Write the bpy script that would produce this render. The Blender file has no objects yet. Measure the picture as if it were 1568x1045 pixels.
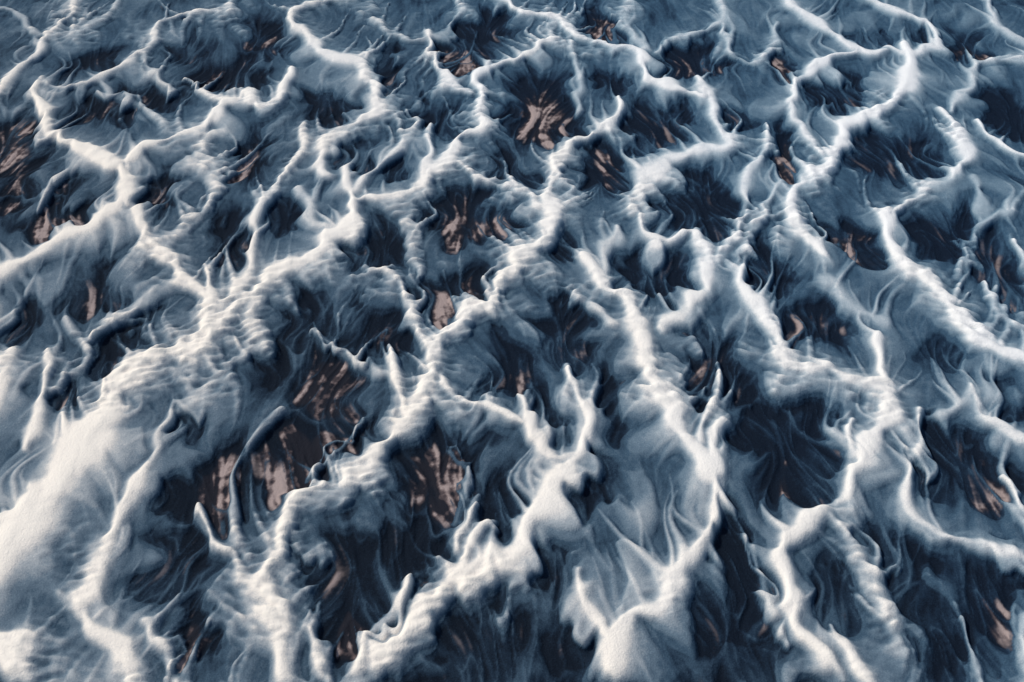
import bpy, math, numpy as np
rng=np.random.default_rng(7)
# ---------------------------------------------------------------- camera model
H=100.0; PITCH=math.radians(41); FOC=45.0
def ground(x,y):
    u=(x-784)/784*18/FOC; v=(522.5-y)/522.5*11.99/FOC
    dy=math.cos(PITCH)+v*math.sin(PITCH); dz=-math.sin(PITCH)+v*math.cos(PITCH)
    t=-H/dz
    return u*t, dy*t, t
# ------------------------------------------------ survey of river arms: strength | x y halfwidth ; ...
SV="""75|-60 190 6 0 150 6 30 115 7 60 95 6 75 60 6 110 30 6 125 -20 6
98|60 135 6 72 180 9 90 220 10 130 240 10 175 262 11 200 285 11
80|200 285 11 190 320 13 150 345 15 95 380 15 30 410 13 -20 440 12
92|195 258 6 225 235 8 270 218 7 320 200 8 350 170 9 375 155 8 400 172 8 430 155 7 440 120 6
80|285 130 3 310 145 4 345 165 5 370 160 5
70|60 130 4 120 140 6 170 120 6 210 95 6 240 70 6 250 45 6 300 30 6 345 20 6 370 -20 6
60|240 70 5 218 100 5 238 128 6 262 150 7
80|540 -20 6 510 10 6 460 20 6 445 45 7 465 60 8 485 85 11 520 100 12 555 115 12 578 150 12 575 185 11 540 200 12 505 225 12 490 260 10 500 280 8
78|458 200 6 464 235 6 432 290 7 405 330 8 390 375 8 375 430 10 345 480 10
58|340 210 9 300 250 14 325 290 12 310 340 10 265 375 7
85|195 300 9 215 340 9 235 375 9 252 412 11 275 440 9 330 470 7
85|312 415 4 325 455 7 320 495 10
62|400 455 7 385 540 12 330 590 10 270 640 7 232 715 8
97|548 320 8 545 345 10 520 375 14 490 400 13 430 425 13 400 455 14 345 500 15 290 535 18 235 560 21 205 590 22 170 640 23 125 700 28 85 760 32 45 815 34 -20 880 36
88|548 320 8 580 312 8 620 305 9 650 290 11 690 250 10 705 225 9 735 205 10 742 165 9 730 130 7 760 108 6 800 98 5 845 68 5
80|655 60 4 665 95 7 690 140 7 718 150 6
80|525 260 4 532 295 6 548 320 8
68|625 175 4 628 215 6 600 250 8 560 285 7 545 305 6
75|650 200 4 660 235 5 655 260 5 650 290 6
66|700 262 6 740 285 6 790 300 7 825 325 6
85|750 -20 6 790 25 7 850 35 9 880 65 9 930 80 9 975 92 7 992 130 8 1020 140 8 1070 160 8
50|870 75 6 885 130 6 882 180 5
92|955 155 4 945 190 6 905 215 8 865 235 10 845 265 10 835 300 10 845 345 13 840 378 14 805 400 13 780 430 13 745 475 14 700 510 14 675 550 13
70|560 415 5 600 440 6 625 460 7 640 510 8 675 550 10
85|675 550 13 660 590 13 630 640 11 600 695 12 560 735 15 490 750 14 440 790 11 425 850 13 405 890 14 418 950 20 440 1070 26
85|685 592 7 715 625 8 765 645 7 802 660 5
90|590 555 4 608 590 7 625 640 8
62|480 518 4 520 540 6 560 580 6 605 580 5
74|1065 130 6 1078 150 9 1092 190 10 1112 225 12 1070 240 13 1020 260 13 985 300 14 965 340 10
80|982 340 8 1000 385 10 1055 362 8 1073 400 9 1078 450 11 1050 480 12 1015 520 10
68|1170 200 4 1165 245 6 1145 300 7 1128 360 8 1090 410 7
62|1195 285 5 1165 335 6 1128 400 6
80|1208 165 8 1215 140 7 1250 110 7 1290 92 6 1340 90 7
72|1208 140 5 1212 175 7 1235 220 6 1265 250 6
92|1385 80 9 1388 140 12 1350 175 11 1300 195 12 1288 230 12 1270 260 12 1225 285 10 1213 330 9 1228 370 12 1255 395 13
72|1350 80 7 1385 95 9 1432 75 8 1410 40 8 1350 20 8 1260 -20 8
75|1180 -20 7 1230 30 9 1275 60 9 1310 85 9 1350 88 8
55|1105 60 5 1120 80 5 1150 110 6 1180 80 5 1190 40 5
60|1000 90 5 1040 65 6 1090 50 6 1105 20 5 1090 -20 5
78|1438 180 6 1460 210 9 1482 245 11 1460 270 10 1420 290 9 1385 325 7 1360 350 8
92|1355 335 8 1365 380 10 1390 420 13 1425 455 15 1460 490 15 1490 525 15 1535 555 14 1620 570 14
80|1490 195 4 1530 235 6 1620 262 6
60|1455 180 5 1478 140 6 1500 110 8 1590 90 9
60|1500 -20 6 1530 50 7 1590 85 7
86|1140 395 4 1128 430 7 1150 470 10 1180 520 12 1205 555 13 1260 575 14 1310 590 13 1350 605 13
90|1338 515 4 1342 560 7 1355 600 12 1358 640 14 1340 680 14 1308 715 14 1300 750 12 1260 795 11 1210 830 12 1192 870 11 1200 930 11 1240 990 14 1270 1070 18
85|1306 655 4 1302 690 7 1300 730 10
85|1112 655 7 1095 700 10 1100 760 11 1090 830 14 1040 890 15 1010 940 13 950 965 12 918 1070 20
90|900 405 6 920 450 10 960 482 14 975 530 14 1000 585 16 1030 620 16 1045 670 18 1075 715 14 1098 750 11
65|875 450 4 900 480 6 935 510 8
60|940 360 6 925 400 6 920 440 6
93|865 560 5 888 610 6 892 650 7 878 705 14 850 750 14 820 810 17 790 860 19 720 890 17 670 930 15 620 980 16 560 1070 22
82|790 615 4 812 655 8 840 705 11 872 705 10
85|880 870 4 895 920 7 910 975 9 935 1000 10
92|748 812 6 725 850 9 700 895 9
72|735 760 5 715 800 7 705 850 7
72|295 780 5 330 830 8 370 880 10 400 905 10
82|230 720 6 210 770 11 175 830 14 145 890 14 140 960 15 190 1010 14 200 1070 14
80|-10 470 10 8 560 12 -10 640 14
78|65 550 4 72 610 7 55 660 9 40 700 9
85|98 650 4 108 700 8
85|168 590 4 165 640 8
97|-20 970 16 20 1010 18 30 1070 20
72|225 965 7 260 1000 10 285 1070 12
90|625 900 6 590 960 9 540 1070 13
72|500 920 4 485 980 7 505 1060 9
76|1412 645 5 1398 720 8 1402 790 8 1440 830 9 1500 850 8 1600 870 9
78|1490 605 5 1520 660 8 1600 695 8
55|1410 650 5 1460 640 6 1490 605 6
75|1535 740 4 1560 790 6 1600 820 6
88|1268 955 5 1290 1000 9 1330 1070 13
62|1145 835 4 1160 890 6 1185 950 8 1210 1000 8
50|1455 925 4 1475 1000 6 1500 1070 7
72|1108 585 5 1085 650 6 1080 690 7
50|1465 430 6 1480 380 6 1530 330 6
60|1510 440 5 1540 500 7 1600 520 7
70|1560 380 6 1580 450 7 1600 520 7
55|1300 820 8 1320 880 13 1350 930 13 1360 1000 12
70|1560 950 6 1575 1070 10
50|430 640 4 380 690 6 355 760 6 370 850 7
60|560 640 4 530 690 5 480 730 6
50|700 690 5 720 740 5 690 800 5
50|0 20 6 40 40 5 60 80 5
50|180 0 6 170 30 6 110 60 6
50|570 40 6 610 60 6 655 70 5 700 30 5 710 -20 5
55|960 -20 7 965 40 6 985 85 6
45|1490 280 7 1500 330 7 1475 420 6
55|150 150 5 200 165 7 250 195 7
60|100 265 6 75 300 6 60 330 5
55|100 500 8 130 550 7 90 600 7
60|240 450 9 190 490 10 140 530 8
60|460 300 8 480 340 7 520 365 8
50|620 350 12 640 400 10 640 440 6
42|800 900 12 760 960 12
52|1260 440 14 1310 480 9 1350 500 7"""
S=[]
for ln in SV.split("\n"):
    b,r=ln.split("|"); S.append((np.array(r.split(),float).reshape(-1,3),float(b)/100))
# pockets: cx,cy,rx,ry,rot(deg),depth*100,brown*100
P=np.array("""30 215 45 35 0 80 60 85 335 40 20 10 80 70 105 285 16 20 0 70 30 185 165 75 22 10 70 40 350 118 55 28 0 80 50 400 60 32 20 -15 90 50
240 308 22 32 0 80 30 155 450 32 28 30 70 30 45 490 16 40 0 90 20 185 545 40 22 30 90 30 100 620 22 24 0 70 30 380 250 28 32 0 70 70
500 160 38 24 0 70 30 440 335 18 28 0 60 20 358 370 22 42 0 70 30 545 240 28 22 0 70 20 598 110 16 30 0 70 50 705 85 40 38 0 85 60
745 45 25 25 0 70 10 690 190 26 20 0 70 10 825 175 46 50 0 80 65 920 45 30 25 0 80 60 1065 98 45 24 10 80 40 1005 195 50 28 20 80 20
930 258 32 36 0 85 50 1080 310 50 40 10 95 15 1200 105 18 30 0 80 50 1200 240 13 35 0 80 60 1285 142 42 22 10 85 20 1370 238 58 34 0 85 10
1480 78 25 18 0 80 60 780 262 25 22 0 70 10 720 330 64 36 0 90 60 590 375 42 38 0 90 10 705 455 62 32 10 95 60 480 485 52 40 0 90 5
590 525 42 34 0 100 50 515 585 54 44 -40 95 70 475 690 84 48 20 100 100 335 735 42 60 0 95 100 680 725 62 54 0 100 90 540 870 58 46 30 90 10
555 965 54 52 20 100 100 285 845 38 42 0 100 10 300 970 30 58 0 90 70 735 965 65 52 20 88 0 765 770 30 48 0 90 10 905 745 52 28 30 100 30
865 510 30 50 0 90 30 785 580 38 36 0 90 40 1095 555 32 40 0 100 40 1000 430 50 36 0 90 5 1250 500 54 34 -10 90 40 1310 375 48 18 -20 85 60
1210 670 76 46 0 90 10 1215 750 42 42 0 100 60 1060 620 24 32 0 85 10 1135 880 34 125 0 95 5 1280 900 24 38 0 90 0 1425 930 44 90 0 90 5
1455 700 46 40 0 92 10 1510 730 44 40 0 90 40 1515 930 32 54 0 90 40 1495 380 40 54 0 85 10 1540 180 32 38 0 65 0 1430 370 30 25 0 65 0
865 980 28 64 0 95 40 1420 60 25 18 0 50 10 1325 55 30 16 0 40 0 1440 540 30 30 0 45 0 1170 420 30 38 0 85 10 1130 180 20 22 0 60 30
30 270 25 30 0 80 40 15 325 18 16 0 80 60 640 180 14 25 0 60 0 870 380 18 28 0 70 0 480 855 28 14 20 60 0 10 780 20 15 0 80 20 265 760 24 34 0 75 0
1540 620 32 22 0 75 0 1540 880 32 28 0 75 10 640 850 44 48 0 80 10 830 640 26 32 0 75 30 760 520 26 26 0 50 0 115 455 20 30 0 60 0 420 560 16 40 0 70 0
1530 430 22 48 0 65 20 650 930 30 20 30 80 80 840 880 32 38 0 70 0 290 640 28 24 0 60 0 1090 960 28 54 0 85 10 1130 600 26 28 0 80 0 1340 840 22 40 0 60 0
940 130 25 20 0 50 0 610 270 18 14 0 60 0 130 100 40 16 20 50 20 300 80 30 20 0 50 20 930 620 14 50 0 60 0 225 480 20 18 0 50 0 1000 330 14 20 0 50 0""".split(),float).reshape(-1,7)
# broad silt fans: cx cy rx ry rot level*100
FN=np.array("""505 785 72 42 30 58 405 520 30 62 -15 50 560 450 42 55 0 38 730 530 38 42 0 45 955 800 54 96 -10 50 985 900 48 52 40 58 1250 815 50 46 20 70 1010 620 48 62 -25 58
140 375 90 40 12 60 100 450 48 50 0 40 120 760 64 110 -38 62 735 905 74 36 25 68 1255 295 40 48 0 58 1235 410 48 50 0 48 1055 505 46 40 0 56 1235 600 90 34 -14 56
560 195 44 44 0 58 600 335 52 26 0 52 1430 500 62 46 -40 58 1370 165 52 46 20 60 1345 745 48 38 0 56 1000 290 48 38 20 58 330 280 32 36 0 46 1490 300 62 34 0 44
1160 50 62 46 0 38 900 100 46 20 -10 46 335 65 48 36 0 42 1510 590 50 30 0 50 55 900 74 80 20 50 150 960 48 64 0 58 385 1000 52 62 0 58 1140 520 36 44 0 44
660 620 36 42 0 58 210 400 32 42 -20 44 790 470 38 52 30 56 700 270 42 32 0 44 1180 130 26 22 0 46 860 320 36 52 0 52 1480 40 42 32 0 38 560 20 42 28 0 44
830 30 46 22 -20 46 60 40 42 30 0 38 1350 940 44 68 0 40 970 960 42 52 0 56 1570 400 38 48 0 38 440 180 26 26 0 40 230 560 52 32 35 58 20 600 38 82 0 44""".split(),float).reshape(-1,6)
# ---------------------------------------------------------------- raster
st=0.12
xs=np.arange(-118,118,st,dtype=np.float32); ys=np.arange(48,228,st,dtype=np.float32)
nx,ny=len(xs),len(ys)
X,Y=np.meshgrid(xs,ys)
kx=np.fft.rfftfreq(nx).astype(np.float32)[None,:]; ky=np.fft.fftfreq(ny).astype(np.float32)[:,None]
K2=(kx**2+ky**2)*(2*math.pi**2)
def blur(a,s):
    s=s/st
    return np.fft.irfft2(np.fft.rfft2(a)*np.exp(-K2*s*s),s=a.shape).astype(np.float32)
def noise(s):
    n=blur(rng.standard_normal((ny,nx)).astype(np.float32),s); return n/n.std()
def sample(a,xx,yy):
    fx=np.clip((xx-xs[0])/st,0,nx-1.01); fy=np.clip((yy-ys[0])/st,0,ny-1.01)
    ix=fx.astype(np.int32); iy=fy.astype(np.int32); fx-=ix; fy-=iy
    f=a.ravel(); k=iy*nx+ix
    return ((f[k]*(1-fx)+f[k+1]*fx)*(1-fy)+(f[k+nx]*(1-fx)+f[k+nx+1]*fx)*fy).astype(np.float32)
def sstep(a,b,x):
    t=np.clip((x-a)/(b-a),0,1); return t*t*(3-2*t)
core=np.zeros((ny,nx),np.float32); halo=np.zeros((ny,nx),np.float32)
def stamp(q,C,Hh,wh,hw=2.0,h0=.55):
    for i in range(len(q)-1):
        a,c=q[i],q[i+1]; w=max(.2,.5*(a[2]+c[2])); R=w*wh+1.5
        x0=np.searchsorted(xs,min(a[0],c[0])-R); x1=np.searchsorted(xs,max(a[0],c[0])+R)
        y0=np.searchsorted(ys,min(a[1],c[1])-R); y1=np.searchsorted(ys,max(a[1],c[1])+R)
        if x1<=x0 or y1<=y0: continue
        xx=X[y0:y1,x0:x1]; yy=Y[y0:y1,x0:x1]
        dx,dy=c[0]-a[0],c[1]-a[1]; L=dx*dx+dy*dy+1e-9
        t=np.clip(((xx-a[0])*dx+(yy-a[1])*dy)/L,0,1)
        d=np.hypot(xx-a[0]-t*dx,yy-a[1]-t*dy); ww=np.maximum(.1,a[2]+(c[2]-a[2])*t); b=a[3]+(c[3]-a[3])*t
        cv=b*(.65*sstep(1.35,.35,d/ww)+.35*np.exp(-(d/ww)**1.5)); hv=b*np.exp(-d/(hw*ww+h0))*sstep(R,R*.5,d)
        C[y0:y1,x0:x1]=np.maximum(C[y0:y1,x0:x1],cv); Hh[y0:y1,x0:x1]=np.maximum(Hh[y0:y1,x0:x1],hv)
for pts,b in S:
    g=[]
    for (x,y,w) in pts:
        gx,gy,t=ground(x,y); g.append((gx,gy,w*t*0.4/784*1.28))
    g=np.array(g); g=np.vstack([2*g[0]-g[1],g,2*g[-1]-g[-2]])
    q=[]
    for i in range(1,len(g)-2):
        for k in range(5):
            t=k/5; p0,p1,p2,p3=g[i-1:i+3]
            q.append(.5*((2*p1)+(p2-p0)*t+(2*p0-5*p1+4*p2-p3)*t*t+(3*p1-p0-3*p2+p3)*t**3))
    q.append(g[-2]); q=np.array(q)
    ph=rng.random(2)*6; s_=np.arange(len(q))
    q[:,2]=np.maximum(.15,q[:,2]*(1.0+.33*np.sin(s_*.55+ph[0])+.2*np.sin(s_*1.3+ph[1])))
    stamp(np.hstack([q,np.full((len(q),1),b)]),core,halo,7)
pock=np.zeros((ny,nx),np.float32); brown=np.zeros((ny,nx),np.float32); soft=np.zeros((ny,nx),np.float32); fan=np.zeros((ny,nx),np.float32)
def local(cx,cy,rx,ry,rot,ext):
    gx,gy,t=ground(cx,cy); sc=t*.4/784; sn=H/math.hypot(H,gy)
    R=max(rx,ry)*ext*sc/sn
    x0,x1=np.searchsorted(xs,[gx-R,gx+R]); y0,y1=np.searchsorted(ys,[gy-R,gy+R])
    if x1<=x0 or y1<=y0: return None
    ix=(X[y0:y1,x0:x1]-gx)/sc; iy=(Y[y0:y1,x0:x1]-gy)*sn/sc
    r_=math.radians(rot)
    return slice(y0,y1),slice(x0,x1),(ix*math.cos(r_)+iy*math.sin(r_))/rx,(-ix*math.sin(r_)+iy*math.cos(r_))/ry
for cx,cy,rx,ry,rot,dep,br in P:
    o=local(cx,cy,rx,ry,rot,2.3)
    if o is None: continue
    sy,sx_,a,c=o; dep/=100; br/=100
    a=a*(1+.35*c); r=np.sqrt(a*a+c*c)
    pock[sy,sx_]=np.maximum(pock[sy,sx_],dep*sstep(1.2,.9,r))
    soft[sy,sx_]=np.maximum(soft[sy,sx_],dep*sstep(1.9,.55,r))
    brown[sy,sx_]=np.maximum(brown[sy,sx_],br*sstep(1.1,.35,np.sqrt(a*a+(c+.25)**2)))
for cx,cy,rx,ry,rot,lv in FN:
    o=local(cx,cy,rx,ry,rot,1.6)
    if o is None: continue
    sy,sx_,a,c=o; r=np.sqrt(a*a+c*c)
    fan[sy,sx_]=np.maximum(fan[sy,sx_],lv/100*sstep(1.2,.88,r)*np.clip(.97+.36*c-.38*r*r,0,1.2))
dep_=Y*math.cos(PITCH)+H*math.sin(PITCH)
u=X/dep_/.4; v=(Y*math.sin(PITCH)-H*math.cos(PITCH))/dep_/(11.99/45)
outm=sstep(.98,1.1,np.maximum(np.abs(u),np.abs(v)))
n1=noise(3.2); n2=noise(1.8); wx=noise(1.6); wy=noise(1.6)
rid=np.exp(-np.abs(n1)*3.2); rid2=np.exp(-np.abs(n2)*4)
core=core*(1-outm)+outm*sstep(.35,1,rid)*.85
halo=halo*(1-outm)+outm*rid*.8
pock=pock*(1-outm)+outm*sstep(.9,1.6,np.abs(n1))*.8
soft=soft*(1-outm)+outm*sstep(.6,1.6,np.abs(n1))*.8
brown=brown*(1-outm)+outm*.4
wa=.35
core,halo,pock,brown,soft,fan=[sample(a,X+wx*wa,Y+wy*wa) for a in (core,halo,pock,brown,soft,fan)]
def field(C,Hl):
    prot=np.maximum(sstep(.15,.6,C),sstep(.1,.4,fan)*.5)
    b=.245+.385*Hl+.04*(rid2-.3)-(pock*.24+soft*.24)*(1-prot)
    return np.maximum(b,fan*.96*(1-.6*soft)).astype(np.float32)
# ---------------------------------------------------------------- flow field
G=blur(field(core,halo)+.5*core,2.0); gy_,gx_=np.gradient(G,st)
mag=np.hypot(gx_,gy_)+1e-5
k_=np.minimum(mag*22,1)
vx=gx_/mag*np.sign(-gy_+1e-9)*k_*1.0; vy=-np.abs(gy_)/mag*k_-1.0
vx=blur(vx,1.0); vy=blur(vy,1.0)
m=np.hypot(vx,vy)+1e-5; vx/=m; vy/=m
# ---------------------------------------------------------------- side branches: tapering heads (upstream) and fan fingers (downstream)
cand=np.flatnonzero((core>.45).ravel()); seeds=rng.choice(cand,1600,replace=False)
c2=np.zeros_like(core); h2=np.zeros_like(core)
for j,k in enumerate(seeds):
    x=float(X.ravel()[k]); y=float(Y.ravel()[k]); up=(j%5)<3; s=-1 if up else 1
    n=int(rng.integers(9,26)); h=.48*(1+.4*rng.random()); w0=rng.uniform(.2,.7) if up else rng.uniform(.35,.85)
    b0=rng.uniform(.45,.95) if up else rng.uniform(.25,.5); cur=rng.normal(0,.2); q=[]; al=rng.uniform(.05,.12)
    for i in range(n):
        f=i/(n-1); q.append((x,y,w0*(1-f)**.8+.04,b0*(1-.6*f)))
        ii=int(np.clip((x-xs[0])/st,0,nx-1)); jj=int(np.clip((y-ys[0])/st,0,ny-1))
        a_,b_=float(vx[jj,ii])*s,float(vy[jj,ii])*s; r=cur+al*math.sin(i*.5+j)
        x+=h*(a_*math.cos(r)-b_*math.sin(r)); y+=h*(a_*math.sin(r)+b_*math.cos(r))
    stamp(q,c2,h2,4.5,1.6,.3)
core=np.maximum(core,c2*.74); halo=np.maximum(halo,h2*.58)
B=field(core,halo)
def lic(n,steps,h,perp=False,bl=.07):
    acc=n.copy(); ax,ay=(vy,-vx) if perp else (vx,vy)
    for s in (1,-1):
        px=X.copy(); py=Y.copy()
        for i in range(steps):
            fx=np.clip(((px-xs[0])/st).astype(np.int32),0,nx-1); fy=np.clip(((py-ys[0])/st).astype(np.int32),0,ny-1)
            k=fy*nx+fx
            px+=s*h*ax.ravel()[k]; py+=s*h*ay.ravel()[k]
            fx=np.clip(((px-xs[0])/st).astype(np.int32),0,nx-1); fy=np.clip(((py-ys[0])/st).astype(np.int32),0,ny-1)
            acc+=n.ravel()[fy*nx+fx]*(1-i/steps)
    acc=blur(acc,bl); acc-=acc.mean(); return acc/acc.std()
L0=lic(noise(1.4),8,.55,bl=.12); LA=lic(noise(.6),14,.45,bl=.07); LB=lic(noise(.26),16,.28,bl=.05); LC=lic(noise(.13),14,.16,bl=.04)
LR=lic(noise(.2),5,.16,perp=True)
def adv(a,A,n=5):
    px=X.copy(); py=Y.copy()
    for i in range(n):
        vx1=sample(vx,px,py); vy1=sample(vy,px,py); px+=vx1*A/n; py+=vy1*A/n
    return sample(a,px,py)
pm_=sstep(.05,.5,soft)
bil=np.minimum(np.abs(L0),1.8)-.75
A=-2.5*bil-1.2*(np.abs(LA)-.75)*pm_-.15*LB*pm_
B2=adv(B,A); brown=adv(brown,A); soft2=adv(soft,A); C2=adv(core,.18*A+.06*LB)
prot=sstep(.1,.5,C2)
F2=B2+.66*C2*(1.1-.65*B2)+(.085*bil)*(1-prot)  # bil term paints slope shading into the tone: lighter lobe centres, darker cusps
# crisp scalloped rims: shadow-like dark painted just outside a silt fan's edge (only where the fan front is steep)
q_=blur(F2,.10)
ay_,ax_=np.gradient(blur(F2,.25),st); steep=sstep(.06,.20,np.hypot(ax_,ay_))
rim_shade=0
for thr,am,wd in ((.38,.10,.14),(.24,.12,.14)):
    rim_shade=rim_shade-am*sstep(thr+.008,thr-.012,q_)*sstep(thr-wd,thr-.01,q_)*(.15+.85*steep)
F3=F2+rim_shade+.02
dark=sstep(.5,.12,F3)
Z0=blur(F3-.22*C2,.18)
strand=np.exp(-np.abs(LA)*7)+.6*np.exp(-np.abs(LB-.4)*6)
D=F3+.20*(strand-.22)*dark*soft2*(1-prot)+.024*LB*(.1+dark)*(1-.8*prot)+.02*LC*(.2+dark)*(1-.6*prot)
r1=noise(.4); r2=noise(.2); pat=sstep(-.6,1.0,noise(4))
rm=sstep(.28,.44,F2)*pat
D=D+.035*r1*rm+.075*LR*(rm+.03)+.012*r2
D=np.clip(D,0,1.15)
tone=np.clip(.44+.22*LB+.16*LC+.16*LA+.12*noise(.25),0,1)
bro=np.clip(sstep(.2,.65,brown+.10*LB+.10*LA+.06*LC-.08)*sstep(.24,.11,D),0,1)
Zh=(Z0*2.0+.10*(strand-.3)*dark+.04*LB*(.1+dark)+.02*LC*(.15+dark)+.06*r1*rm+.11*LR*(rm+.05)).astype(np.float32)
# ---------------------------------------------------------------- mesh
rows=[float(ys[0])]
while rows[-1]<ys[-1]-.4: rows.append(rows[-1]+.12*(max(rows[-1],70)/70)**.8)
rows=np.array(rows,np.float32); fi=(rows-ys[0])/st; i0=np.clip(fi.astype(int),0,ny-2); fr=(fi-i0)[:,None]
def rs(a): return (a[i0]*(1-fr)+a[i0+1]*fr).astype(np.float32)
nr=len(rows)
co=np.empty((nr,nx,3),np.float32); co[...,0]=xs[None,:]; co[...,1]=rows[:,None]; co[...,2]=rs(Zh)
me=bpy.data.meshes.new("braided_river"); me.vertices.add(nr*nx); me.vertices.foreach_set("co",co.ravel())
idx=np.arange(nr*nx,dtype=np.int32).reshape(nr,nx)
q=np.stack([idx[:-1,:-1],idx[:-1,1:],idx[1:,1:],idx[1:,:-1]],-1).reshape(-1,4)
me.loops.add(q.size); me.loops.foreach_set("vertex_index",q.ravel())
me.polygons.add(len(q)); me.polygons.foreach_set("loop_start",np.arange(0,q.size,4,dtype=np.int32))
me.polygons.foreach_set("use_smooth",np.ones(len(q),bool))
me.update(calc_edges=True)
for nm,arr in (("silt",D),("mud",bro),("mud_tone",tone)):  # silt also carries the painted lobe shading and dark rims
    at=me.attributes.new(nm,'FLOAT','POINT'); at.data.foreach_set("value",rs(arr).ravel())
ob=bpy.data.objects.new("braided_river",me); bpy.context.collection.objects.link(ob)
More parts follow.
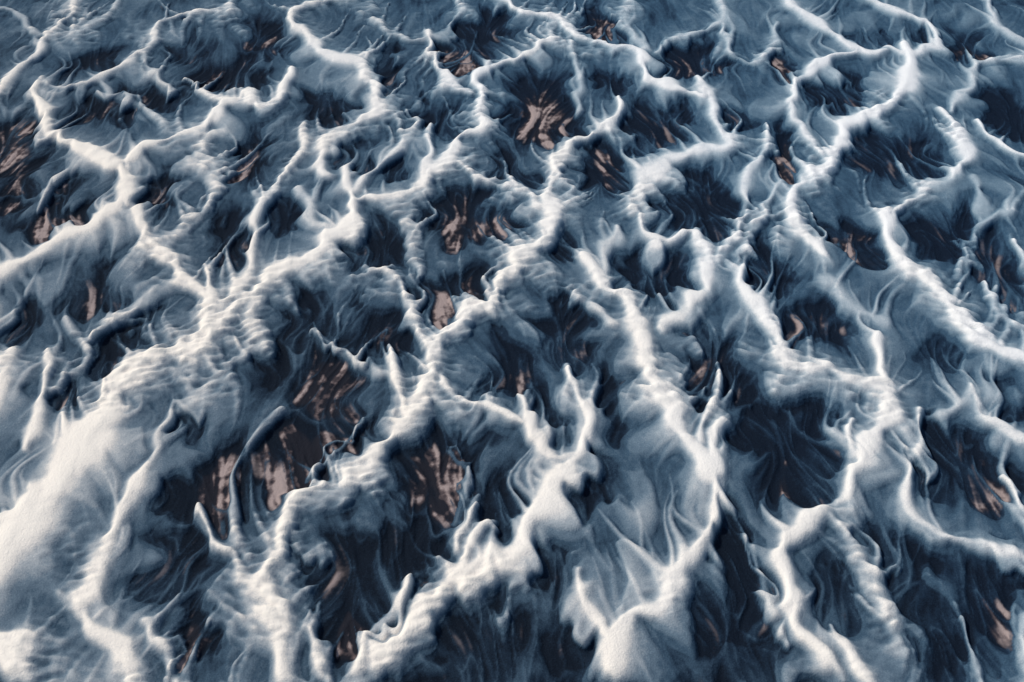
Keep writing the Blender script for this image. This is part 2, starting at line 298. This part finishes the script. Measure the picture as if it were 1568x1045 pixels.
# ---------------------------------------------------------------- materials
def mk(name,far=False):
    mt=bpy.data.materials.new(name); mt.use_nodes=True; N=mt.node_tree.nodes; L=mt.node_tree.links
    bs=N["Principled BSDF"]
    def math_(op,a,b=None,c=None):
        n=N.new("ShaderNodeMath"); n.operation=op
        for i,v in enumerate((a,b,c)):
            if v is None: continue
            if isinstance(v,(int,float)): n.inputs[i].default_value=v
            else: L.new(v,n.inputs[i])
        return n.outputs[0]
    geo=N.new("ShaderNodeNewGeometry"); pos=geo.outputs["Position"]
    def nz(s,det=2,dist=0):
        n=N.new("ShaderNodeTexNoise"); n.inputs["Scale"].default_value=s; n.inputs["Detail"].default_value=det; n.inputs["Distortion"].default_value=dist
        L.new(pos,n.inputs["Vector"]); return n.outputs["Fac"]
    def attr(nm):
        a=N.new("ShaderNodeAttribute"); a.attribute_name=nm; return a.outputs["Fac"]
    if far:
        f=nz(.12,6,1.5); silt=math_('MULTIPLY_ADD',math_('ABSOLUTE',math_('SUBTRACT',f,.5)),-5,.85)
    else: silt=attr("silt")
    g1=nz(7,3); g2=nz(3.2,3,.5)
    s=math_('ADD',silt,math_('MULTIPLY',math_('SUBTRACT',g1,.5),.20))
    s=math_('ADD',s,math_('MULTIPLY',math_('SUBTRACT',g2,.5),.06))
    def ramp(st_):
        r=N.new("ShaderNodeValToRGB"); e=r.color_ramp.elements
        while len(e)<len(st_): e.new(.5)
        for i,(p,c) in enumerate(st_): e[i].position=p; e[i].color=(*c,1)
        L.new(s,r.inputs[0]); return r.outputs[0]
    cool=ramp([(.0,(.006,.012,.024)),(.13,(.013,.031,.059)),(.30,(.044,.094,.146)),(.48,(.13,.205,.262)),(.70,(.36,.44,.48)),(.90,(.78,.79,.77)),(1,(.85,.85,.82))])
    warm=ramp([(.0,(.006,.010,.017)),(.13,(.014,.027,.045)),(.30,(.046,.081,.116)),(.48,(.135,.185,.225)),(.70,(.39,.415,.42)),(.90,(.83,.765,.67)),(1,(.89,.82,.71))])
    sx=N.new("ShaderNodeSeparateXYZ"); L.new(pos,sx.inputs[0])
    wf=math_('ADD',math_('MULTIPLY',sx.outputs[0],-.009),math_('MULTIPLY',sx.outputs[1],-.007))
    wf=math_('ADD',wf,1.5); wf=math_('ADD',wf,math_('MULTIPLY',math_('SUBTRACT',nz(.05,1),.5),.8))
    cl=N.new("ShaderNodeClamp"); L.new(wf,cl.inputs[0])
    mx=N.new("ShaderNodeMix"); mx.data_type='RGBA'; L.new(cl.outputs[0],mx.inputs[0]); L.new(cool,mx.inputs[6]); L.new(warm,mx.inputs[7])
    col=mx.outputs[2]
    if not far:
        br=N.new("ShaderNodeValToRGB"); e=br.color_ramp.elements; e[0].position=.42; e[0].color=(.016,.017,.023,1); e[1].position=.95; e[1].color=(.36,.285,.26,1)
        n=e.new(.66); n.color=(.095,.073,.073,1)
        L.new(math_('ADD',attr("mud_tone"),math_('MULTIPLY',math_('SUBTRACT',nz(4,4),.5),.3)),br.inputs[0])
        m2=N.new("ShaderNodeMix"); m2.data_type='RGBA'; L.new(attr("mud"),m2.inputs[0]); L.new(col,m2.inputs[6]); L.new(br.outputs[0],m2.inputs[7]); col=m2.outputs[2]
    L.new(col,bs.inputs["Base Color"])
    bs.inputs["Roughness"].default_value=.9; bs.inputs["Specular IOR Level"].default_value=.05
    b=N.new("ShaderNodeBump"); b.inputs["Strength"].default_value=.55; b.inputs["Distance"].default_value=.1
    L.new(math_('ADD',nz(5,4),math_('MULTIPLY',g2,1.2)),b.inputs["Height"]); L.new(b.outputs[0],bs.inputs["Normal"])
    return mt
me.materials.append(mk("silt_laden_water"))
import bmesh
pm=bpy.data.meshes.new("ground"); bm=bmesh.new()
xi=[-6000,-117.9,117.9,6000]; yi=[-6000,48.1,227.4,9000]
vv=[[bm.verts.new((x,y,.4)) for x in xi] for y in yi]
for j in range(3):
    for i in range(3):
        if i==1 and j==1: continue
        bm.faces.new((vv[j][i],vv[j][i+1],vv[j+1][i+1],vv[j+1][i]))
bm.to_mesh(pm); bm.free(); pm.materials.append(mk("delta_plain",True))
bpy.context.collection.objects.link(bpy.data.objects.new("ground",pm))
# ---------------------------------------------------------------- light
sc=bpy.context.scene
w=bpy.data.worlds.new("World"); sc.world=w; w.use_nodes=True; nt=w.node_tree
sky=nt.nodes.new("ShaderNodeTexSky"); sky.sky_type='NISHITA'; sky.sun_disc=False
el,az=math.radians(50),math.radians(-68)
sky.sun_elevation=el; sky.sun_rotation=az
nt.links.new(sky.outputs[0],nt.nodes["Background"].inputs[0]); nt.nodes["Background"].inputs[1].default_value=.11
sl=bpy.data.lights.new("sun","SUN"); sl.energy=2.9; sl.angle=math.radians(6); sl.color=(1,.94,.86)
so=bpy.data.objects.new("sun",sl); bpy.context.collection.objects.link(so)
from mathutils import Vector
dirv=Vector((math.sin(az)*math.cos(el),math.cos(az)*math.cos(el),math.sin(el)))
so.rotation_euler=dirv.to_track_quat('Z','Y').to_euler()
cd=bpy.data.cameras.new("camera"); cd.lens=FOC; cd.sensor_width=36; cd.clip_end=20000
co_=bpy.data.objects.new("camera",cd); co_.location=(0,0,H); co_.rotation_euler=(math.pi/2-PITCH,0,0)
bpy.context.collection.objects.link(co_); sc.camera=co_
sc.view_settings.view_transform='Standard'; sc.view_settings.look='None'; sc.view_settings.exposure=0
